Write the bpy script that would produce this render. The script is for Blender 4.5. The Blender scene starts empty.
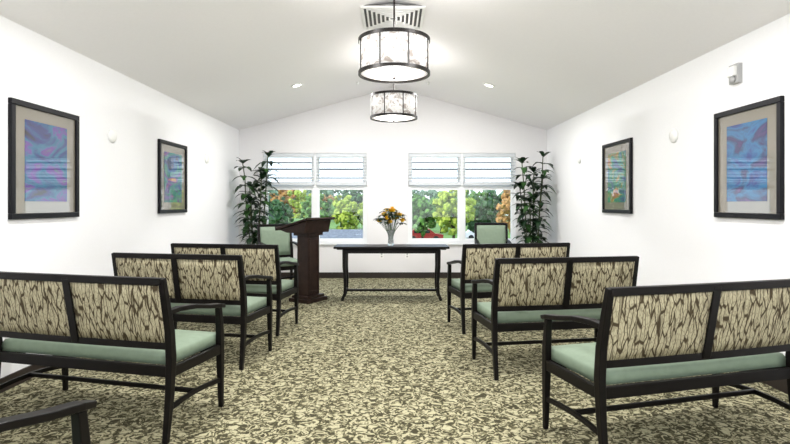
import bpy, bmesh, math, random
from mathutils import Vector, Matrix, noise
random.seed(7)
scene = bpy.context.scene
try:
    scene.view_settings.view_transform = 'Standard'
    scene.view_settings.look = 'None'
except Exception: pass

# ------------------------------------------------------------ materials
def lin(c):
    return tuple(((v/255)/12.92 if v/255 <= .04045 else ((v/255+.055)/1.055)**2.4) for v in c)
def base_mat(name):
    m = bpy.data.materials.new(name); m.use_nodes = True
    nt = m.node_tree
    return m, nt, nt.nodes['Principled BSDF']
def simple(name, rgb, rough=.6, noise_scale=0, amt=.08, bump=0, **kw):
    m, nt, p = base_mat(name)
    c = lin(rgb)
    p.inputs['Base Color'].default_value = (*c, 1)
    p.inputs['Roughness'].default_value = rough
    for k, v in kw.items():
        p.inputs[k.replace('_', ' ')].default_value = v
    if noise_scale:
        tc = nt.nodes.new('ShaderNodeTexCoord')
        n = nt.nodes.new('ShaderNodeTexNoise'); n.inputs['Scale'].default_value = noise_scale
        n.inputs['Detail'].default_value = 4
        nt.links.new(tc.outputs['Object'], n.inputs['Vector'])
        r = nt.nodes.new('ShaderNodeValToRGB')
        r.color_ramp.elements[0].color = (*[x*(1-amt) for x in c], 1)
        r.color_ramp.elements[1].color = (*[min(1, x*(1+amt)) for x in c], 1)
        r.color_ramp.elements[0].position = .3; r.color_ramp.elements[1].position = .7
        nt.links.new(n.outputs['Fac'], r.inputs['Fac'])
        nt.links.new(r.outputs['Color'], p.inputs['Base Color'])
        if bump:
            b = nt.nodes.new('ShaderNodeBump'); b.inputs['Strength'].default_value = bump
            b.inputs['Distance'].default_value = .01
            nt.links.new(n.outputs['Fac'], b.inputs['Height'])
            nt.links.new(b.outputs['Normal'], p.inputs['Normal'])
    return m

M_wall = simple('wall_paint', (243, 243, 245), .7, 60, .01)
M_wallb = simple('back_wall_dimmed', (229, 228, 229), .7, 60, .01)  # greyer than the side walls: light falloff put into the colour
M_ceil = simple('ceiling_paint', (245, 243, 244), .75, 40, .01)
M_base = simple('baseboard_dark', (40, 31, 27), .5, 30, .1)
M_wood = simple('espresso_wood', (14, 11, 10), .42, 14, .25, Specular_IOR_Level=.18)
M_wood2 = simple('lectern_wood', (42, 30, 25), .45, 14, .3, Specular_IOR_Level=.2)
M_sage = simple('sage_vinyl', (124, 140, 121), .6, 25, .06, Specular_IOR_Level=.25)
M_white = simple('white_plastic', (238, 238, 236), .4)
M_vinyl = simple('white_window_vinyl', (235, 237, 238), .4)
M_slat = simple('blind_slat', (206, 211, 215), .5)
M_grey = simple('grey_device', (170, 170, 170), .45)
M_gril = simple('grille_bar', (90, 100, 108), .5)
M_bronze = simple('dark_bronze', (22, 17, 15), .4, Metallic=.3)
M_frame = simple('picture_frame_dark', (12, 12, 18), .4, 20, .15, Specular_IOR_Level=.2)
M_leaf = simple('leaf_dark', (18, 44, 20), .45, 9, .5)
M_leaf2 = simple('leaf_mid', (40, 74, 30), .45, 9, .4)
M_cane = simple('cane', (60, 70, 40), .6, 20, .3)
M_pot = simple('pot_glaze', (60, 48, 40), .4, 10, .2)
M_soil = simple('soil', (50, 38, 28), .9, 40, .3)
M_yel = simple('petal_yellow', (240, 196, 24), .6, 30, .15)
M_burg = simple('petal_burgundy', (70, 26, 40), .6, 30, .2)
M_cream = simple('petal_cream', (244, 220, 110), .6, 30, .1)
M_dark = simple('vent_gap_shade', (96, 96, 96), .8)  # solid sheet behind the vent louvres; shade of the gaps put into its grey
M_grass = simple('grass', (104, 134, 62), .9, .6, .3)
M_road = simple('asphalt', (112, 114, 118), .9, 3, .1)
M_roof = simple('roof_shingle', (110, 112, 118), .85, 6, .25)
M_siding = simple('siding', (190, 184, 172), .8, 3, .06)
M_bark = simple('bark', (72, 56, 44), .9, 5, .3)
M_redcar = simple('car_red', (150, 36, 34), .3)
M_whitecar = simple('car_white', (225, 226, 228), .3)
M_tyre = simple('tyre', (20, 20, 20), .8)
M_carglass = simple('car_glass', (30, 38, 46), .1)
M_g1 = simple('foliage_green', (84, 118, 52), .9, 3.5, .65)
M_g2 = simple('foliage_yellowgreen', (146, 158, 60), .9, 3.5, .6)
M_g3 = simple('foliage_orange', (168, 126, 76), .9, 3.5, .6)
M_g4 = simple('foliage_dark', (58, 88, 50), .9, 3.5, .6)
M_g5 = simple('foliage_far', (112, 134, 108), .9, 1.5, .3)  # paler, greyer green: distance haze put into the leaf colour

def emis(name, rgb, s):
    m, nt, p = base_mat(name)
    p.inputs['Base Color'].default_value = (*lin(rgb), 1)
    p.inputs['Emission Color'].default_value = (*lin(rgb), 1)
    p.inputs['Emission Strength'].default_value = s
    return m
M_lens = emis('downlight_lens', (255, 250, 240), 6)
M_diff = emis('lamp_diffuser', (255, 250, 244), .75)

def shade_mat():
    m, nt, p = base_mat('mica_shade')
    tc = nt.nodes.new('ShaderNodeTexCoord')
    n = nt.nodes.new('ShaderNodeTexNoise'); n.inputs['Scale'].default_value = 12; n.inputs['Detail'].default_value = 7
    n.inputs['Distortion'].default_value = 1.8
    r = nt.nodes.new('ShaderNodeValToRGB')
    e = r.color_ramp.elements
    e[0].position = .36; e[0].color = (*lin((160, 150, 144)), 1)
    e[1].position = .54; e[1].color = (*lin((232, 231, 230)), 1)
    nt.links.new(tc.outputs['Object'], n.inputs['Vector'])
    nt.links.new(n.outputs['Fac'], r.inputs['Fac'])
    nt.links.new(r.outputs['Color'], p.inputs['Base Color'])
    nt.links.new(r.outputs['Color'], p.inputs['Emission Color'])
    p.inputs['Emission Strength'].default_value = .34
    return m
M_shade = shade_mat()

def carpet_mat():
    m, nt, p = base_mat('patterned_carpet')
    N, L = nt.nodes.new, nt.links.new
    tc = N('ShaderNodeTexCoord')
    n0 = N('ShaderNodeTexNoise'); n0.inputs['Scale'].default_value = 12; n0.inputs['Detail'].default_value = 1
    L(tc.outputs['Object'], n0.inputs['Vector'])
    vm = N('ShaderNodeVectorMath'); vm.operation = 'SCALE'; vm.inputs['Scale'].default_value = .12
    L(n0.outputs['Color'], vm.inputs[0])
    va = N('ShaderNodeVectorMath'); va.operation = 'ADD'
    L(tc.outputs['Object'], va.inputs[0]); L(vm.outputs[0], va.inputs[1])
    n1 = N('ShaderNodeTexNoise'); n1.inputs['Scale'].default_value = 30; n1.inputs['Detail'].default_value = 3
    n1.inputs['Roughness'].default_value = .62; n1.inputs['Distortion'].default_value = .7
    L(va.outputs[0], n1.inputs['Vector'])
    v1 = N('ShaderNodeTexVoronoi'); v1.feature = 'DISTANCE_TO_EDGE'; v1.inputs['Scale'].default_value = 22
    L(va.outputs[0], v1.inputs['Vector'])
    mp = N('ShaderNodeMapRange'); mp.inputs['From Min'].default_value = 0; mp.inputs['From Max'].default_value = .14
    mp.inputs['To Min'].default_value = -.10; mp.inputs['To Max'].default_value = .03
    L(v1.outputs['Distance'], mp.inputs['Value'])
    ad = N('ShaderNodeMath'); ad.operation = 'ADD'
    L(n1.outputs['Fac'], ad.inputs[0]); L(mp.outputs[0], ad.inputs[1])
    r = N('ShaderNodeValToRGB'); e = r.color_ramp.elements
    e[0].position = .42; e[0].color = (*lin((62, 59, 43)), 1)
    e[1].position = .56; e[1].color = (*lin((172, 167, 138)), 1)
    x = e.new(.49); x.color = (*lin((108, 104, 79)), 1)
    L(ad.outputs[0], r.inputs['Fac'])
    L(r.outputs['Color'], p.inputs['Base Color'])
    p.inputs['Roughness'].default_value = .95; p.inputs['Specular IOR Level'].default_value = .1
    n2 = N('ShaderNodeTexNoise'); n2.inputs['Scale'].default_value = 300
    L(tc.outputs['Object'], n2.inputs['Vector'])
    b = N('ShaderNodeBump'); b.inputs['Strength'].default_value = .4; b.inputs['Distance'].default_value = .004
    L(n2.outputs['Fac'], b.inputs['Height']); L(b.outputs['Normal'], p.inputs['Normal'])
    return m
M_carpet = carpet_mat()

def twig_mat():
    m, nt, p = base_mat('twig_fabric')
    N, L = nt.nodes.new, nt.links.new
    tc = N('ShaderNodeTexCoord')
    n0 = N('ShaderNodeTexNoise'); n0.inputs['Scale'].default_value = 16; n0.inputs['Detail'].default_value = 3
    L(tc.outputs['Object'], n0.inputs['Vector'])
    vm = N('ShaderNodeVectorMath'); vm.operation = 'SCALE'; vm.inputs['Scale'].default_value = .028
    L(n0.outputs['Color'], vm.inputs[0])
    va = N('ShaderNodeVectorMath'); va.operation = 'ADD'
    L(tc.outputs['Object'], va.inputs[0]); L(vm.outputs[0], va.inputs[1])
    def edge(sx, sz, rot, w):
        mp = N('ShaderNodeMapping'); mp.inputs['Scale'].default_value = (sx, .01, sz); mp.inputs['Rotation'].default_value = (0, rot, 0)
        L(va.outputs[0], mp.inputs['Vector'])
        v = N('ShaderNodeTexVoronoi'); v.feature = 'DISTANCE_TO_EDGE'; v.inputs['Scale'].default_value = 1
        L(mp.outputs[0], v.inputs['Vector'])
        mr = N('ShaderNodeMapRange'); mr.inputs['From Min'].default_value = w; mr.inputs['From Max'].default_value = w*2.4
        mr.inputs['To Min'].default_value = 1; mr.inputs['To Max'].default_value = 0
        L(v.outputs['Distance'], mr.inputs['Value'])
        return mr.outputs[0]
    e1 = edge(44, 7.5, 0, .042)
    e2 = edge(90, 28, .15, .05)
    mu = N('ShaderNodeMath'); mu.operation = 'MULTIPLY'; mu.inputs[1].default_value = .42
    L(e2, mu.inputs[0])
    mxm = N('ShaderNodeMath'); mxm.operation = 'MAXIMUM'
    L(e1, mxm.inputs[0]); L(mu.outputs[0], mxm.inputs[1])
    mx = N('ShaderNodeMix'); mx.data_type = 'RGBA'
    L(mxm.outputs[0], mx.inputs[0])
    mx.inputs[6].default_value = (*lin((184, 176, 147)), 1)
    mx.inputs[7].default_value = (*lin((72, 62, 46)), 1)
    L(mx.outputs[2], p.inputs['Base Color'])
    p.inputs['Roughness'].default_value = .85; p.inputs['Specular IOR Level'].default_value = .15
    return m
M_twig = twig_mat()

def glazed(m, nt, p, fac=.32, k=.7):
    """picture glass in front of print: clear reflective layer"""
    out = nt.nodes['Material Output']
    g = nt.nodes.new('ShaderNodeBsdfGlossy'); g.inputs['Roughness'].default_value = .0
    mx = nt.nodes.new('ShaderNodeMixShader')
    lw = nt.nodes.new('ShaderNodeLayerWeight'); lw.inputs['Blend'].default_value = fac
    mu = nt.nodes.new('ShaderNodeMath'); mu.operation = 'MULTIPLY'; mu.inputs[1].default_value = k
    nt.links.new(lw.outputs['Facing'], mu.inputs[0]); nt.links.new(mu.outputs[0], mx.inputs[0])
    nt.links.new(p.outputs[0], mx.inputs[1]); nt.links.new(g.outputs[0], mx.inputs[2])
    nt.links.new(mx.outputs[0], out.inputs['Surface'])
def art_mat(name, seed, cols):
    m, nt, p = base_mat(name)
    N, L = nt.nodes.new, nt.links.new
    tc = N('ShaderNodeTexCoord')
    mp = N('ShaderNodeMapping'); mp.inputs['Location'].default_value = (seed, seed*2, seed*.7)
    mp.inputs['Scale'].default_value = (1, 2.0, 4.0)
    L(tc.outputs['Object'], mp.inputs['Vector'])
    n = N('ShaderNodeTexNoise'); n.inputs['Scale'].default_value = 1.5; n.inputs['Detail'].default_value = 5
    n.inputs['Distortion'].default_value = .8
    L(mp.outputs[0], n.inputs['Vector'])
    r = N('ShaderNodeValToRGB'); e = r.color_ramp.elements
    for i, c in enumerate(cols):
        pos = .3+.4*i/(len(cols)-1)
        if i < 2: el = e[i]; el.position = pos
        else: el = e.new(pos)
        el.color = (*lin(c), 1)
    L(n.outputs['Fac'], r.inputs['Fac'])
    L(r.outputs['Color'], p.inputs['Base Color'])
    p.inputs['Roughness'].default_value = .6
    glazed(m, nt, p, .32, .42)
    return m
M_mat, _nt, _p = base_mat('picture_mat_board')
_p.inputs['Base Color'].default_value = (*lin((122, 116, 102)), 1); _p.inputs['Roughness'].default_value = .7
glazed(M_mat, _nt, _p)

def glass_mat():
    m = bpy.data.materials.new('window_glass'); m.use_nodes = True
    nt = m.node_tree; nt.nodes.clear()
    o = nt.nodes.new('ShaderNodeOutputMaterial'); t = nt.nodes.new('ShaderNodeBsdfTransparent')
    t.inputs['Color'].default_value = (.95, .98, .99, 1)
    g = nt.nodes.new('ShaderNodeBsdfGlossy'); g.inputs['Roughness'].default_value = 0
    mx = nt.nodes.new('ShaderNodeMixShader'); mx.inputs[0].default_value = .04
    nt.links.new(t.outputs[0], mx.inputs[1]); nt.links.new(g.outputs[0], mx.inputs[2])
    nt.links.new(mx.outputs[0], o.inputs[0])
    return m
M_glass = glass_mat()
M_vase = simple('vase_glass', (225, 232, 232), .05, Transmission_Weight=.75, IOR=1.3)

# ------------------------------------------------------------ builder
class B:
    def __init__(s):
        s.bm = bmesh.new(); s.mats = []
    def mi(s, m):
        if m not in s.mats: s.mats.append(m)
        return s.mats.index(m)
    def _face(s, vs, mi, smooth=False):
        try:
            f = s.bm.faces.new(vs); f.material_index = mi; f.smooth = smooth
            return f
        except ValueError: return None
    def box(s, c, d, m, rot=None):
        mi = s.mi(m); c = Vector(c); vs = []
        for x in (-.5, .5):
            for y in (-.5, .5):
                for z in (-.5, .5):
                    v = Vector((x*d[0], y*d[1], z*d[2]))
                    if rot: v = rot @ v
                    vs.append(s.bm.verts.new(c+v))
        for f in ((0,1,3,2),(4,6,7,5),(0,4,5,1),(2,3,7,6),(0,2,6,4),(1,5,7,3)):
            s._face([vs[i] for i in f], mi)
    def box2(s, a, b, m):
        s.box([(a[i]+b[i])/2 for i in range(3)], [abs(b[i]-a[i]) for i in range(3)], m)
    def sweep(s, pts, side, w, t, m):
        mi = s.mi(m); pts = [Vector(p) for p in pts]; side = Vector(side).normalized(); n = len(pts)
        rings = []
        for i, p in enumerate(pts):
            a = pts[max(0, i-1)]; b = pts[min(n-1, i+1)]
            tg = (b-a).normalized(); o = tg.cross(side).normalized()
            ww = w[i] if isinstance(w, (list, tuple)) else w
            tt = t[i] if isinstance(t, (list, tuple)) else t
            rings.append([s.bm.verts.new(p+side*sx*ww/2+o*sy*tt/2) for sx, sy in ((-1,-1),(1,-1),(1,1),(-1,1))])
        for i in range(n-1):
            for k in range(4):
                s._face([rings[i][k], rings[i][(k+1)%4], rings[i+1][(k+1)%4], rings[i+1][k]], mi)
        s._face(rings[0][::-1], mi); s._face(rings[-1], mi)
    def lathe(s, prof, m, c=(0,0,0), seg=32, smooth=True, rot=None):
        mi = s.mi(m); c = Vector(c); rings = []
        closed = prof[0] == prof[-1]
        if closed: prof = prof[:-1]
        for r, z in prof:
            ring = []
            for k in range(seg):
                a = 2*math.pi*k/seg
                v = Vector((max(r, 1e-4)*math.cos(a), max(r, 1e-4)*math.sin(a), z))
                if rot: v = rot @ v
                ring.append(s.bm.verts.new(c+v))
            rings.append(ring)
        n = len(rings)
        for i in range(n if closed else n-1):
            j = (i+1) % n
            for k in range(seg):
                s._face([rings[i][k], rings[i][(k+1)%seg], rings[j][(k+1)%seg], rings[j][k]], mi, smooth)
        if not closed:
            s._face(rings[0][::-1], mi); s._face(rings[-1], mi)
    def tube(s, pts, r, m, seg=8):
        mi = s.mi(m); pts = [Vector(p) for p in pts]; n = len(pts); rings = []
        for i, p in enumerate(pts):
            tg = (pts[min(n-1, i+1)]-pts[max(0, i-1)]).normalized()
            u = tg.cross(Vector((0, 0, 1)))
            if u.length < 1e-3: u = Vector((1, 0, 0))
            u.normalize(); v = tg.cross(u)
            rr = r[i] if isinstance(r, (list, tuple)) else r
            rings.append([s.bm.verts.new(p+(u*math.cos(2*math.pi*k/seg)+v*math.sin(2*math.pi*k/seg))*rr) for k in range(seg)])
        for i in range(n-1):
            for k in range(seg):
                s._face([rings[i][k], rings[i][(k+1)%seg], rings[i+1][(k+1)%seg], rings[i+1][k]], mi, True)
        s._face(rings[0][::-1], mi); s._face(rings[-1], mi)
    def blob(s, c, r, m, sub=2, amp=.25, fr=1.5, sq=(1,1,1), smooth=True):
        mi = s.mi(m); c = Vector(c)
        res = bmesh.ops.create_icosphere(s.bm, subdivisions=sub, radius=1)
        off = Vector((random.random()*50, 0, 0))
        for v in res['verts']:
            d = v.co.normalized()
            k = 1+amp*noise.noise(d*fr+off)*2
            v.co = c+Vector((d.x*sq[0], d.y*sq[1], d.z*sq[2]))*r*k
        for f in {f for v in res['verts'] for f in v.link_faces}:
            f.material_index = mi; f.smooth = smooth
    def leaf(s, base, d, length, width, droop, m, clamp=None):
        mi = s.mi(m); base = Vector(base); d = Vector(d).normalized()
        side = d.cross(Vector((0, 0, 1)))
        if side.length < 1e-3: side = Vector((1, 0, 0))
        side.normalize(); prof = [.15, .8, 1, .75, .05]; rows = []
        for i, w in enumerate(prof):
            t = i/(len(prof)-1)
            p = base+d*length*t+Vector((0, 0, -droop*length*t*t))
            q = [p-side*width*w/2+Vector((0, 0, width*.12*w)), p, p+side*width*w/2+Vector((0, 0, width*.12*w))]
            rows.append([s.bm.verts.new(a) for a in q])
        for i in range(len(rows)-1):
            for k in range(2):
                s._face([rows[i][k], rows[i][k+1], rows[i+1][k+1], rows[i+1][k]], mi, True)
    def mesh(s, name):
        bmesh.ops.recalc_face_normals(s.bm, faces=s.bm.faces)
        me = bpy.data.meshes.new(name); s.bm.to_mesh(me); s.bm.free()
        for m in s.mats: me.materials.append(m)
        return me
def obj(name, me, parent=None, loc=(0,0,0), rz=0, bevel=0, seg=2, smooth=False):
    o = bpy.data.objects.new(name, me); scene.collection.objects.link(o)
    o.location = loc; o.rotation_euler = (0, 0, rz)
    if parent: o.parent = parent
    if bevel:
        md = o.modifiers.new('bevel', 'BEVEL'); md.width = bevel; md.segments = seg; md.limit_method = 'ANGLE'
    return o
def empty(name, loc, rz=0):
    e = bpy.data.objects.new(name, None); scene.collection.objects.link(e)
    e.location = loc; e.rotation_euler = (0, 0, rz); e.empty_display_size = .1
    return e

# ------------------------------------------------------------ room
HW, D, Y0, EV, PK = 2.705, 9.14, -3.4, 2.60, 3.355
SL = (PK-EV)/HW
b = B(); b.box2((-HW-.15, Y0, -.12), (HW+.15, D+.15, 0), M_carpet); obj('floor', b.mesh('floor'))
b = B(); b.box2((-HW-.15, Y0, 0), (-HW, D, EV), M_wall); obj('wall_left', b.mesh('wall_left'))
b = B(); b.box2((HW, Y0, 0), (HW+.15, D, EV), M_wall); obj('wall_right', b.mesh('wall_right'))
b = B(); mi = b.mi(M_ceil)
xs = HW+.15
prof = [(-xs, EV-.15*SL), (0, PK), (xs, EV-.15*SL), (xs, EV-.15*SL+.15), (0, PK+.15), (-xs, EV-.15*SL+.15)]
A = [b.bm.verts.new((x, Y0, z)) for x, z in prof]; Bv = [b.bm.verts.new((x, D+.15, z)) for x, z in prof]
for i in range(6):
    b._face([A[i], A[(i+1)%6], Bv[(i+1)%6], Bv[i]], mi)
for R in (A, Bv):
    b._face([R[0], R[1], R[4], R[5]], mi); b._face([R[1], R[2], R[3], R[4]], mi)
obj('ceiling', b.mesh('ceiling'))
WZ0, WZ1 = .615, 2.196
W1 = (-2.285, -.457); W2 = (.264, 2.16)
b = B()
y0, y1 = D, D+.15
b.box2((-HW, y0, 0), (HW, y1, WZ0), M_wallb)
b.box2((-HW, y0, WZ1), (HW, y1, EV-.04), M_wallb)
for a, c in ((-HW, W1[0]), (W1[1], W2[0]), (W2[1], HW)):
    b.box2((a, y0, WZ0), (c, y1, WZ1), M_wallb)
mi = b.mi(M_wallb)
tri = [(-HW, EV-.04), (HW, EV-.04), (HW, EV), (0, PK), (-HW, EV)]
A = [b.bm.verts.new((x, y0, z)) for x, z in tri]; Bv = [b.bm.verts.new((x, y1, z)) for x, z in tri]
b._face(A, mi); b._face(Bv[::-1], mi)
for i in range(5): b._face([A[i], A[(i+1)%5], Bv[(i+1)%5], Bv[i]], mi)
obj('wall_back', b.mesh('wall_back'))
b = B(); b.box2((-HW, Y0, 0), (-HW+.015, D, .10), M_base); obj('baseboard_left', b.mesh('bb'), bevel=.004)
b = B(); b.box2((HW-.015, Y0, 0), (HW, D, .10), M_base); obj('baseboard_right', b.mesh('bb'), bevel=.004)
b = B(); b.box2((-HW+.015, D-.015, 0), (HW-.015, D, .10), M_base); obj('baseboard_back', b.mesh('bb'), bevel=.004)

def window(name, x0, x1):
    root = empty(name, ((x0+x1)/2, D+.07, WZ0)); w = x1-x0; h = WZ1-WZ0
    b = B(); t = .05
    b.box2((-w/2, -.04, 0), (w/2, .04, t), M_vinyl); b.box2((-w/2, -.04, h-t), (w/2, .04, h), M_vinyl)
    b.box2((-w/2, -.04, t), (-w/2+t, .04, h-t), M_vinyl); b.box2((w/2-t, -.04, t), (w/2, .04, h-t), M_vinyl)
    b.box2((-.045, -.04, t), (.045, .04, h-t), M_vinyl)
    zr = 1.60-WZ0
    for sx in (-1, 1):
        a, c = sorted((sx*.045, sx*(w/2-t)))
        b.box2((a, -.02, zr-.025), (c, .03, zr+.025), M_vinyl)
        for (za, zb) in ((t, zr-.025), (zr+.025, h-t)):
            b.box2((a, -.015, za), (a+.025, .02, zb), M_vinyl); b.box2((c-.025, -.015, za), (c, .02, zb), M_vinyl)
            b.box2((a+.025, -.015, za), (c-.025, .02, za+.025), M_vinyl); b.box2((a+.025, -.015, zb-.025), (c-.025, .02, zb), M_vinyl)
        for zz in (zr+.16, zr+.31, zr+.43):
            b.box2((a+.025, -.004, zz-.012), (c-.025, .003, zz+.012), M_gril)
    obj('sash_frame', b.mesh('sash'), root)
    b = B(); b.box2((-w/2+t, .004, t), (w/2-t, .007, h-t), M_glass); obj('glass_pane', b.mesh('glass'), root)
    b = B(); b.box2((-w/2-.03, -.11, -.03), (w/2+.03, -.04, 0), M_vinyl); obj('sill', b.mesh('sill'), root, bevel=.005)
    b = B()
    for sx in (-1, 1):
        a, c = sorted((sx*.02, sx*(w/2-.012)))
        b.box2((a, -.066, h-.07), (c, -.046, h-.005), M_slat)
        n = 8; z = h-.105
        R = Matrix.Rotation(math.radians(16), 3, 'X')
        for i in range(n):
            b.box(((a+c)/2, -.064, z), (c-a, .044, .004), M_slat, R); z -= .054
        b.box2((a, -.085, z-.03), (c, -.045, z+.03), M_slat)
        for xx in (a+.12, c-.12):
            b.box2((xx-.002, -.063, z), (xx+.002, -.060, h-.05), M_slat)
    obj('blind', b.mesh('blind'), root)
window('window_1', *W1); window('window_2', *W2)

# ------------------------------------------------------------ seating
def seating(W, H, n_panels, fab, panel_bottom=.54):
    b = B(); hw = W/2; SD = .48
    for sx in (-1, 1):
        x = sx*hw
        b.sweep([(x, -.045, 0), (x, -.012, .25), (x, 0, .45), (x, -.012, .60), (x, -.045, .76), (x, -.075, H)], (1, 0, 0),
                [.030, .036, .040, .040, .038, .034], [.030, .040, .046, .042, .036, .030], M_wood)
        b.sweep([(x, SD+.008, 0), (x, SD, .30), (x, SD-.004, .48), (x, SD-.02, .64)], (1, 0, 0), [.026, .038, .040, .034], [.026, .038, .040, .034], M_wood)
        b.sweep([(x, -.03, .705), (x, .06, .712), (x, .20, .700), (x, .34, .672), (x, .46, .655), (x, .515, .642)], (1, 0, 0),
                [.034, .042, .052, .056, .052, .038], [.028, .028, .026, .026, .026, .022], M_wood)
        b.sweep([(x, -.03, .175), (x, .1, .190), (x, .22, .195), (x, .34, .190), (x, SD, .175)], (1, 0, 0), .020, .028, M_wood)
        b.box2((x-.014, 0, .345), (x+.014, SD, .405), M_wood)
    b.box2((-hw, -.012, .345), (hw, .014, .405), M_wood)
    b.box2((-hw, SD-.014, .345), (hw, SD+.012, .405), M_wood)
    b.sweep([(-hw, .22, .195), (0, .22, .195), (hw, .22, .195)], (0, 1, 0), .022, .026, M_wood)
    def yb(z): return -.012-(z-.56)*(.063/(H-.56)) if z > .56 else -.006
    def rail(z0, z1, th):
        zm = (z0+z1)/2; n = 8; pts = []
        for i in range(n+1):
            u = -1+2*i/n
            pts.append((u*hw, yb(zm)-.012*(1-u*u), zm))
        b.sweep(pts, (0, 1, 0), th, z1-z0, M_wood)
    rail(H-.038, H+.002, .036); rail(panel_bottom-.04, panel_bottom, .030)
    if n_panels == 2:
        b.sweep([(0, yb(panel_bottom)-.012, panel_bottom-.03), (0, yb(H)-.012, H-.01)], (1, 0, 0), .05, .036, M_wood)
    frame = b.mesh('seat_frame')
    pm = []
    gap = .022 if n_panels == 2 else 0
    rng = [(-hw+.018, -gap), (gap, hw-.018)] if n_panels == 2 else [(-hw+.018, hw-.018)]
    for a, c in rng:
        bb = B(); nx, nz = 10, 6; mi = bb.mi(fab)
        z0, z1 = panel_bottom-.002, H-.036
        G = []
        for sgn in (-1, 1):
            g = []
            for i in range(nx+1):
                row = []
                for j in range(nz+1):
                    u = -1+2*i/nx; v = -1+2*j/nz
                    x = a+(c-a)*(i/nx); z = z0+(z1-z0)*(j/nz)
                    puff = .013+.012*(1-u**4)*(1-v**4)
                    y = yb(z)-.012*(1-(x/hw)**2)+sgn*puff
                    row.append(bb.bm.verts.new((x, y, z)))
                g.append(row)
            G.append(g)
        for g in G:
            for i in range(nx):
                for j in range(nz):
                    bb._face([g[i][j], g[i+1][j], g[i+1][j+1], g[i][j+1]], mi, True)
        for i in range(nx):
            for j in (0, nz): bb._face([G[0][i][j], G[0][i+1][j], G[1][i+1][j], G[1][i][j]], mi)
        for j in range(nz):
            for i in (0, nx): bb._face([G[0][i][j], G[0][i][j+1], G[1][i][j+1], G[1][i][j]], mi)
        pm.append(bb.mesh('back_panel'))
    bb = B(); mi = bb.mi(M_sage); nx, ny = 14, 8
    x0, x1, ya, yb2 = -hw+.020, hw-.020, .016, SD+.022
    zt, zb = .475, .405
    prof = [(1.0, zb), (1.0, zb+.045), (.985, zt-.012), (.955, zt)]
    def outline(k):
        pts = []
        cx, cy = (x0+x1)/2, (ya+yb2)/2; hx, hy = (x1-x0)/2, (yb2-ya)/2
        ins = (1-k)*hy
        for i in range(nx): pts.append((-1+2*i/nx, -1))
        for j in range(ny): pts.append((1, -1+2*j/ny))
        for i in range(nx): pts.append((1-2*i/nx, 1))
        for j in range(ny): pts.append((-1, 1-2*j/ny))
        return [(cx+u*(hx-ins), cy+v*(hy-ins)) for u, v in pts]
    rings = [[bb.bm.verts.new((p[0], p[1], z)) for p in outline(k)] for k, z in prof]
    nn = len(rings[0])
    for i in range(len(rings)-1):
        for k in range(nn): bb._face([rings[i][k], rings[i][(k+1)%nn], rings[i+1][(k+1)%nn], rings[i+1][k]], mi, True)
    bb._face(rings[0][::-1], mi)
    cx, cy = (x0+x1)/2, (ya+yb2)/2; hx, hy = (x1-x0)/2, (yb2-ya)/2; ins = .045*hy
    grid = {}
    for i in range(nx+1):
        for j in range(ny+1):
            u = -1+2*i/nx; v = -1+2*j/ny
            if abs(u) == 1 or abs(v) == 1: continue
            grid[i, j] = bb.bm.verts.new((cx+u*(hx-ins), cy+v*(hy-ins), zt+.022*(1-u**6)*(1-v**4)))
    r = rings[-1]
    def idx(i, j):
        if (i, j) in grid: return grid[i, j]
        if j == 0 and i < nx: return r[i]
        if i == nx and j < ny: return r[nx+j]
        if j == ny and i > 0: return r[nx+ny+(nx-i)]
        return r[(2*nx+ny+(ny-j)) % nn]
    for i in range(nx):
        for j in range(ny): bb._face([idx(i, j), idx(i+1, j), idx(i+1, j+1), idx(i, j+1)], mi, True)
    return frame, pm, bb.mesh('seat_cushion')

def place(name, parts, loc, rz):
    fr, pm, cu = parts
    root = empty(name, loc, rz)
    obj('wood_frame', fr, root, bevel=.004)
    for i, p in enumerate(pm): obj('back_panel_%d' % (i+1), p, root)
    obj('seat_cushion', cu, root)
    return root
benchA = seating(1.22, .90, 2, M_twig)
benchB = seating(1.11, .90, 2, M_twig)
def bench_at(near, side, ang, parts, BW):
    a = math.radians(ang)
    rz = -a if side < 0 else a
    ax = Vector((math.cos(rz), math.sin(rz)))
    c = Vector(near)+ax*(BW/2)*side
    place('settee', parts, (c.x, c.y, 0), rz)
bench_at((-1.222, 2.864), -1, 14, benchA, 1.22)
bench_at((-1.18, 4.12), -1, 11, benchB, 1.11)
bench_at((-1.13, 5.16), -1, 10, benchB, 1.11)
bench_at((-1.115, 1.215), -1, 14, benchA, 1.22)
bench_at((1.01, 2.54), 1, 15, benchA, 1.22)
bench_at((.755, 3.88), 1, 9, benchB, 1.11)
bench_at((.70, 5.24), 1, 10, benchB, 1.11)
arm = seating(.50, .99, 1, M_sage, .52)
place('armchair', arm, (-1.78, 7.92, 0), math.radians(212))
place('armchair', arm, (1.60, 8.45, 0), math.radians(176))

# ------------------------------------------------------------ console table
root = empty('console_table', (-.02, 7.15, 0))
b = B(); w, d, h = 1.55, .44, .73
b.box2((-w/2, -d/2, h-.03), (w/2, d/2, h), M_wood)
b.box2((-w/2+.04, -d/2+.03, h-.045), (w/2-.04, d/2-.03, h-.03), M_wood)
obj('table_top', b.mesh('top'), root, bevel=.006)
b = B()
for sx in (-1, 1):
    for sy in (-1, 1):
        x, y = sx*(w/2-.14), sy*(d/2-.06)
        b.sweep([(x, y, h-.045), (x, y, .45), (x-sx*.012, y, .25), (x-sx*.006, y, .10), (x+sx*.03, y, 0)], (0, 1, 0), [.045, .042, .034, .034, .04], [.05, .045, .036, .036, .042], M_wood)
    b.box2((sx*(w/2-.14)-.012, -d/2+.06, .10), (sx*(w/2-.14)+.012, d/2-.06, .135), M_wood)
    b.box2((sx*(w/2-.14)-.012, -d/2+.06, h-.10), (sx*(w/2-.14)+.012, d/2-.06, h-.045), M_wood)
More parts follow.
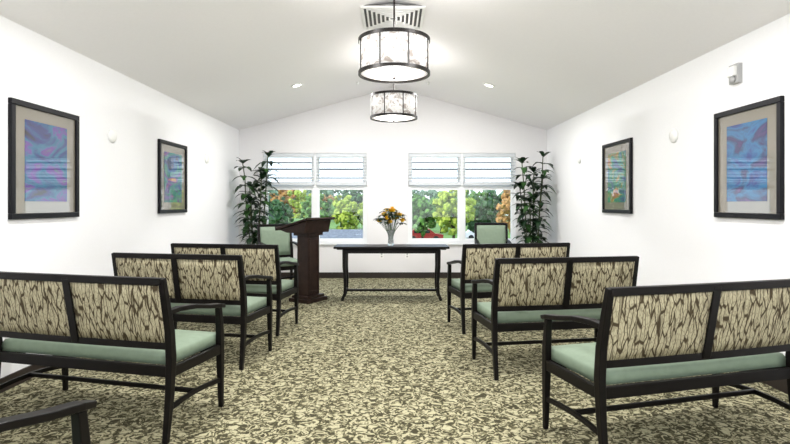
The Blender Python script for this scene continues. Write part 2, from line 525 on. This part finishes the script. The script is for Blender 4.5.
for sy in (-1, 1):
    b.box2((-w/2+.14, sy*(d/2-.06)-.01, h-.095), (w/2-.14, sy*(d/2-.06)+.01, h-.045), M_wood)
b.box2((-w/2+.14, -.02, .102), (w/2-.14, .02, .132), M_wood)
obj('legs_and_apron', b.mesh('legs'), root, bevel=.004)

# flower vase
root = empty('flower_vase', (-.03, 7.12, .731))
b = B(); b.lathe([(.035, 0), (.045, .01), (.04, .05), (.036, .10), (.045, .17), (.058, .215), (.052, .215), (.040, .17), (.031, .10), (.034, .04), (.0, .03)], M_vase, seg=24)
obj('vase', b.mesh('vase'), root)
random.seed(21)
b = B()
for i in range(44):
    a = i*2.4; t = ((i+.5)/44)**.5; zz = .25+.29*(1-t*.75)+random.uniform(-.03, .05)
    r = .18*t
    p = Vector((r*math.cos(a), r*math.sin(a)*.8, zz))
    b.tube([(0, 0, .06), (p.x*.35, p.y*.35, .2), p], .0025, M_leaf2, 5)
    if i % 2 == 0:
        m = [M_yel, M_yel, M_yel, M_burg, M_cream, M_yel][(i//2) % 6]
        rr = random.uniform(.038, .050)
        b.blob(p, rr*.55, M_yel, 1, .1, sq=(1, 1, .6))
        for k in range(9):
            an = k*2*math.pi/9
            b.leaf(p, (math.cos(an), math.sin(an), .35), rr*1.2, rr*.95, .2, m)
            b.leaf(p+Vector((0, 0, .006)), (math.cos(an+.3), math.sin(an+.3), .9), rr*1.0, rr*.9, .1, m)
    else:
        for k in range(5):
            b.leaf(p, (math.cos(a+k-1), math.sin(a+k-1), .1), .10, .045, .4, M_leaf)
obj('bouquet', b.mesh('bouquet'), root)

# ------------------------------------------------------------ lectern
root = empty('lectern', (-1.14, 7.0, 0), math.radians(58))
b = B()
b.box2((-.20, -.17, 0), (.20, .17, .05), M_wood2); b.box2((-.17, -.14, .05), (.17, .14, .085), M_wood2)
b.box2((-.115, -.095, .085), (.115, .095, .90), M_wood2)
for z0, z1 in ((.15, .82),):
    b.box2((-.10, -.103, z0), (-.08, -.095, z1), M_wood2); b.box2((.08, -.103, z0), (.10, -.095, z1), M_wood2)
    b.box2((-.10, -.103, z0-.03), (.10, -.095, z0), M_wood2); b.box2((-.10, -.103, z1), (.10, -.095, z1+.03), M_wood2)
b.box2((-.15, -.13, .88), (.15, .13, .92), M_wood2)
obj('pedestal', b.mesh('ped'), root, bevel=.006)
b = B(); mi = b.mi(M_wood2)
P = [(-.15, .92), (.16, .92), (.29, .955), (-.19, 1.085)]
A = [b.bm.verts.new((-.25, y, z)) for y, z in P]; C = [b.bm.verts.new((.25, y, z)) for y, z in P]
b._face(A, mi); b._face(C, mi)
for i in range(4): b._face([A[i], A[(i+1)%4], C[(i+1)%4], C[i]], mi)
R = Matrix.Rotation(math.atan2(-.13, .48), 3, 'X'); cc = Vector((0, .05, 1.035))
b.box(cc, (.58, .58, .028), M_wood2, R)
b.box(cc+R @ Vector((0, .28, .022)), (.58, .018, .03), M_wood2, R)
obj('reading_desk', b.mesh('desk'), root, bevel=.005)

# ------------------------------------------------------------ plants
def plant(x, y, seed):
    random.seed(seed)
    root = empty('potted_plant', (x, y, 0))
    b = B(); b.lathe([(.11, 0), (.125, .02), (.16, .26), (.175, .28), (.175, .31), (.155, .31), (.15, .27), (0, .27)], M_pot, seg=28)
    b.lathe([(0.0, .262), (.148, .262), (.14, .28), (0, .285)], M_soil, seg=20)
    obj('pot', b.mesh('pot'), root)
    b = B()
    for c in range(6):
        a = c*2*math.pi/6+random.random()*.6; h = [2.10, 1.85, 1.6, 1.98, 1.35, 1.72][c]
        bx, by = .06*math.cos(a), .06*math.sin(a); lx, ly = .15*math.cos(a), .13*math.sin(a)
        pts = [(bx, by, .27)]
        for k in range(1, 7):
            t = k/6; pts.append((bx+lx*t+random.uniform(-.012, .012), by+ly*t, .27+(h-.27)*t))
        b.tube(pts, [.014-.001*k for k in range(7)], M_cane, 7)
        z = .62+random.random()*.15; k = 0
        while z < h:
            t = (z-.27)/(h-.27); px, py = bx+lx*t, by+ly*t
            for q in range(4):
                an = k*2.4+q*1.57+random.uniform(-.4, .4)
                L = random.uniform(.18, .27)
                b.leaf((px, py, z), (math.cos(an), math.sin(an), random.uniform(.1, .8)), L, .092, random.uniform(.35, .9), random.choice([M_leaf, M_leaf, M_leaf2]))
            z += random.uniform(.11, .16); k += 1
        for q in range(6):
            an = q*1.05+random.random()
            b.leaf((bx+lx, by+ly, h-.02), (math.cos(an), math.sin(an), random.uniform(.5, 1.8)), .22, .08, .4, M_leaf)
    for v in b.bm.verts:
        v.co.x = max(-2.67-x, min(2.67-x, v.co.x)); v.co.y = min(9.02-y, v.co.y)
    obj('canes_and_leaves', b.mesh('foliage'), root)
plant(-2.27, 8.6, 3); plant(2.30, 8.6, 11)

# ------------------------------------------------------------ pendants
def pendant(y):
    root = empty('pendant_lamp', (.01, y, 0)); r, z0, z1 = .295, 2.40, 2.675
    b = B()
    for z in (z0, z1):
        b.lathe([(r-.010, z-.014), (r+.008, z-.014), (r+.008, z+.014), (r-.010, z+.014), (r-.010, z-.014)], M_bronze, seg=64, smooth=False)
    for k in range(8):
        a = 2*math.pi*(k+.5)/8
        b.box((math.cos(a)*(r+.004), math.sin(a)*(r+.004), (z0+z1)/2), (.006, .011, z1-z0), M_bronze, Matrix.Rotation(a, 3, 'Z'))
    for k in range(3):
        a = 2*math.pi*k/3
        b.tube([(math.cos(a)*(r-.01), math.sin(a)*(r-.01), z1), (0, 0, z1+.01)], .005, M_bronze, 6)
    b.lathe([(0, z1-.02), (.03, z1-.02), (.03, z1+.03), (.012, z1+.05), (0, z1+.05)], M_bronze, seg=20)
    b.tube([(0, 0, z1), (0, 0, PK-.02)], .008, M_bronze, 10)
    b.lathe([(0, PK-.075), (.05, PK-.07), (.065, PK-.04), (.065, PK-.018), (0, PK-.018)], M_bronze, seg=24)
    b.lathe([(0, z0-.055), (.010, z0-.05), (.014, z0-.04), (.006, z0-.03), (.006, z0), (0, z0)], M_bronze, seg=12)
    obj('metal_frame', b.mesh('frame'), root)
    b = B(); b.lathe([(r-.004, z0), (r, z0), (r, z1), (r-.004, z1), (r-.004, z0)], M_shade, seg=64); obj('drum_shade', b.mesh('shade'), root)
    b = B(); b.lathe([(0, z0-.026), (.12, z0-.020), (.22, z0-.008), (r-.012, z0+.004), (r-.012, z0+.01), (0, z0+.01)], M_diff, seg=48); obj('diffuser', b.mesh('diff'), root)
    for nm, z, e in (('uplight', z1+.06, 15), ('downlight', z0-.14, 16)):
        l = bpy.data.lights.new(nm, 'POINT'); l.energy = e; l.shadow_soft_size = .1; l.color = (1, .97, .94)
        o = bpy.data.objects.new(nm, l); scene.collection.objects.link(o); o.parent = root; o.location = (.0 if nm == 'downlight' else .1, 0, z)
pendant(4.39); pendant(6.64); pendant(.9)  # last pendant is out of view, added for more room light

# ------------------------------------------------------------ recessed downlights
def downlight(x, y, e=55):
    s = -1 if x > 0 else 1; z = PK-SL*abs(x)
    root = empty('recessed_light', (x, y, z)); root.rotation_euler = (0, -s*math.atan(SL), 0)
    b = B(); b.lathe([(.06, -.012), (.085, -.010), (.09, 0), (.06, 0), (.06, -.012)], M_white, seg=28); b.lathe([(0, -.006), (.06, -.006), (.06, 0), (0, 0)], M_lens, seg=28)
    obj('trim_and_lens', b.mesh('dl'), root)
    l = bpy.data.lights.new('bulb', 'AREA'); l.shape = 'DISK'; l.size = .12; l.energy = e; l.color = (1, .985, .965)
    o = bpy.data.objects.new('bulb', l); scene.collection.objects.link(o); o.parent = root; o.location = (0, 0, -.02)
for yy in (7.33, 3.3, -.4):
    for xx in (-1.353, 1.353): downlight(xx, yy, 50 if yy > 7 else 62)

# ceiling vent
root = empty('air_vent', (0, 5.49, 3.25))
b = B(); W = .325
b.box2((-W, -W, 0), (W, -W+.03, .02), M_white); b.box2((-W, W-.03, 0), (W, W, .02), M_white)
b.box2((-W, -W+.03, 0), (-W+.03, W-.03, .02), M_white); b.box2((W-.03, -W+.03, 0), (W, W-.03, .02), M_white)
b.box2((-W+.005, -W+.005, .02), (W-.005, W-.005, .03), M_dark)
q = W-.055
while q > .04:
    for (a, c) in (((-q, -q, 0), (q, -q+.018, .012)), ((-q, q-.018, 0), (q, q, .012)), ((-q, -q+.018, 0), (-q+.018, q-.018, .012)), ((q-.018, -q+.018, 0), (q, q-.018, .012))):
        b.box2(a, c, M_white)
    q -= .045
b.box2((-.20, -.20, .03), (.20, .20, .085), M_white)
obj('grille', b.mesh('vent'), root)
for x, y in ((-.55, 8.1), (.55, 8.1)):
    b = B(); b.lathe([(0, -.04), (.015, -.04), (.015, -.03), (.008, -.025), (.008, -.008), (.03, -.006), (.03, .012), (0, .012)], M_white, seg=16)
    obj('sprinkler_head', b.mesh('spr'), None, (x, y, PK-SL*abs(x)-.004))

# ------------------------------------------------------------ wall items
arts = [art_mat('art_print_a', 1.3, [(6, 8, 34), (10, 34, 104), (6, 92, 124), (90, 36, 130), (40, 120, 76)]),
        art_mat('art_print_b', 7.9, [(6, 12, 50), (10, 66, 128), (20, 116, 100), (80, 44, 130), (160, 110, 40)]),
        art_mat('art_print_c', 4.4, [(2, 8, 46), (4, 46, 120), (8, 98, 146), (14, 24, 84), (80, 44, 110)]),
        art_mat('art_print_d', 11.2, [(24, 12, 60), (10, 66, 112), (24, 118, 80), (160, 104, 30), (90, 32, 110)])]
def picture(side, y0, y1, art):
    x = side*HW; s = -side; z0, z1 = 1.19, 2.05
    root = empty('framed_picture', (x, (y0+y1)/2, (z0+z1)/2)); w = (y1-y0)/2; h = (z1-z0)/2; f = .042
    b = B()
    def bx(a, c, ma, xa, xb): b.box2((s*xa, a[0], a[1]), (s*xb, c[0], c[1]), ma)
    bx((-w, -h), (w, -h+f), M_frame, 0, .030); bx((-w, h-f), (w, h), M_frame, 0, .030)
    bx((-w, -h+f), (-w+f, h-f), M_frame, 0, .030); bx((w-f, -h+f), (w, h-f), M_frame, 0, .030)
    obj('frame', b.mesh('frame'), root, bevel=.004)
    b = B(); bx((-w+f, -h+f), (w-f, h-f), M_mat, 0, .014); obj('mat_board', b.mesh('matb'), root)
    b = B(); bx((-w+.15, -h+.13), (w-.15, h-.13), art, .014, .016); obj('art_print', b.mesh('art'), root)
picture(-1, 3.65, 4.44, arts[0]); picture(-1, 5.97, 6.77, arts[1]); picture(1, 3.59, 4.34, arts[2]); picture(1, 5.86, 6.66, arts[3])
for side in (-1, 1):
    for y in (5.0, 7.53):
        b = B(); b.lathe([(0, 0), (.068, 0), (.068, .010), (.055, .022), (.02, .028), (0, .028)], M_white, seg=28, rot=Matrix.Rotation(-side*math.pi/2, 3, 'Y'))
        obj('wall_speaker', b.mesh('disc'), None, (side*HW, y, 1.955))
b = B(); b.box2((-.035, -.055, -.075), (0, .055, .075), M_grey); b.box2((-.06, -.04, -.02), (-.035, .04, .055), M_white)
b.lathe([(0, 0), (.03, 0), (.026, .02), (0, .022)], M_grey, c=(-.035, 0, -.045), seg=16, rot=Matrix.Rotation(-math.pi/2, 3, 'Y'))
obj('wall_fire_alarm', b.mesh('strobe'), None, (HW, 4.08, 2.32))
for x in (-.2, .25):
    b = B(); b.box2((-.035, -.006, -.057), (.035, 0, .057), M_white); b.box2((-.015, -.009, .008), (.015, -.006, .036), M_grey); b.box2((-.015, -.009, -.036), (.015, -.006, -.008), M_grey)
    obj('wall_outlet', b.mesh('outlet'), None, (x, D, .40))

# ------------------------------------------------------------ outside
GZ = -3.0
b = B(); b.box2((-120, D+1, GZ-.1), (120, 200, GZ), M_grass); obj('ground', b.mesh('ground'))
b = B(); b.box2((-120, 57, GZ), (120, 64, GZ+.03), M_road); obj('road', b.mesh('road'))
def tree(x, y, h, m, seed, wide=1.0):
    random.seed(seed); b = B()
    b.tube([(0, 0, 0), (.1, 0, h*.25), (0, .1, h*.6)], [h*.03, h*.024, h*.012], M_bark, 8)
    for k in range(5):
        a = k*1.3; b.tube([(0, 0, h*.3), (math.cos(a)*h*.22*wide, math.sin(a)*h*.2, h*.65)], [h*.012, h*.005], M_bark, 5)
    for k in range(95):
        d = Vector((random.gauss(0, 1), random.gauss(0, 1), random.gauss(0, 1))).normalized()*(random.random()**.4)
        lump = 1+.35*noise.noise(d*1.7+Vector((seed, 0, 0)))
        c = (d.x*h*.34*wide*lump, d.y*h*.34*wide*lump, h*.60+d.z*h*.36*lump)
        b.blob(c, h*random.uniform(.04, .075), m, 1, .5, 3, smooth=False)
    obj('tree', b.mesh('tree'), None, (x, y, GZ))
ms = [M_g1, M_g2, M_g4, M_g1, M_g4, M_g3, M_g1]
random.seed(5)
spec = []; x = -34; i = 0
while x < 40:
    spec.append((x, random.uniform(76, 90), random.uniform(5.4, 7.6), ms[(i*3+i//4) % 7], 100+i)); x += random.uniform(2.2, 3.4); i += 1
for sp in spec: tree(*sp)
x = -60; i = 0
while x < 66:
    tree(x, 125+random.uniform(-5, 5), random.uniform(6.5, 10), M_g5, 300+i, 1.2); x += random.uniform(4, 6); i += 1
for sp in [(3.0, 54, 5.4, M_g1, 403), (6.0, 52, 6.2, M_g2, 400), (9.2, 55, 5.2, M_g4, 401), (12.2, 52, 5.6, M_g3, 405), (-4.6, 55, 5.4, M_g2, 404), (-8.2, 56, 5.6, M_g1, 409), (-12, 53, 5.2, M_g4, 407), (15.4, 56, 5.6, M_g1, 406)]: tree(*sp)
root = empty('house', (-3.8, 38, GZ))
b = B(); b.box2((-3.6, -3, 0), (3.6, 3, 1.6), M_siding)
mi = b.mi(M_roof); P = [(-3.5, 1.5), (3.5, 1.5), (0, 2.45)]
A = [b.bm.verts.new((-4.0, y, z)) for y, z in P]; C = [b.bm.verts.new((4.0, y, z)) for y, z in P]
b._face(A, mi); b._face(C, mi)
for i in range(3): b._face([A[i], A[(i+1)%3], C[(i+1)%3], C[i]], mi)
for xx in (-2.6, 0, 2.6): b.box2((xx-.5, -3.03, .5), (xx+.5, -3, 1.2), M_carglass)
obj('walls_and_roof', b.mesh('house'), root)
def car(x, y, m):
    root = empty('car', (x, y, GZ+.03)); b = B(); mi = b.mi(m)
    P = [(-2.1, .3), (2.1, .3), (2.15, .75), (1.2, .9), (.6, 1.4), (-1.1, 1.42), (-1.7, .95), (-2.15, .85)]
    A = [b.bm.verts.new((px, -.85, z)) for px, z in P]; C = [b.bm.verts.new((px, .85, z)) for px, z in P]
    b._face(A, mi); b._face(C, mi)
    for i in range(8): b._face([A[i], A[(i+1)%8], C[(i+1)%8], C[i]], mi)
    b.box2((-1.2, -.87, .95), (.6, -.85, 1.3), M_carglass)
    for px in (-1.3, 1.3):
        for py in (-.8, .8): b.lathe([(0, -.1), (.32, -.1), (.32, .1), (0, .1)], M_tyre, c=(px, py, .32), seg=20, rot=Matrix.Rotation(math.pi/2, 3, 'X'))
    obj('body', b.mesh('car'), root, bevel=.05)
car(3.6, 60, M_redcar); car(10.5, 62, M_whitecar); car(-10, 61, M_whitecar)

# ------------------------------------------------------------ world + sun + camera
w = bpy.data.worlds.new('sky'); scene.world = w; w.use_nodes = True
nt = w.node_tree; bg = nt.nodes['Background']
tc = nt.nodes.new('ShaderNodeTexCoord'); sx = nt.nodes.new('ShaderNodeSeparateXYZ')
r = nt.nodes.new('ShaderNodeValToRGB')
r.color_ramp.elements[0].position = .0; r.color_ramp.elements[0].color = (.93, .96, 1, 1)
r.color_ramp.elements[1].position = .35; r.color_ramp.elements[1].color = (.58, .76, 1, 1)
nt.links.new(tc.outputs['Generated'], sx.inputs[0]); nt.links.new(sx.outputs['Z'], r.inputs['Fac'])
nt.links.new(r.outputs['Color'], bg.inputs['Color']); bg.inputs['Strength'].default_value = 2.35
l = bpy.data.lights.new('sun', 'SUN'); l.energy = 4.5; l.angle = .01; l.color = (1, .95, .86)
o = bpy.data.objects.new('sun', l); scene.collection.objects.link(o)
o.rotation_euler = Vector((.75, .45, -.75)).to_track_quat('-Z', 'Y').to_euler()

cam = bpy.data.cameras.new('camera'); co = bpy.data.objects.new('camera', cam); scene.collection.objects.link(co)
co.location = (0, 0, 1.3); co.rotation_euler = (math.radians(90), 0, 0)
cam.sensor_width = 36; cam.lens = 520/790*36; cam.shift_y = -18/790; cam.shift_x = 2/790
cam.clip_start = .05; cam.clip_end = 500
scene.camera = co
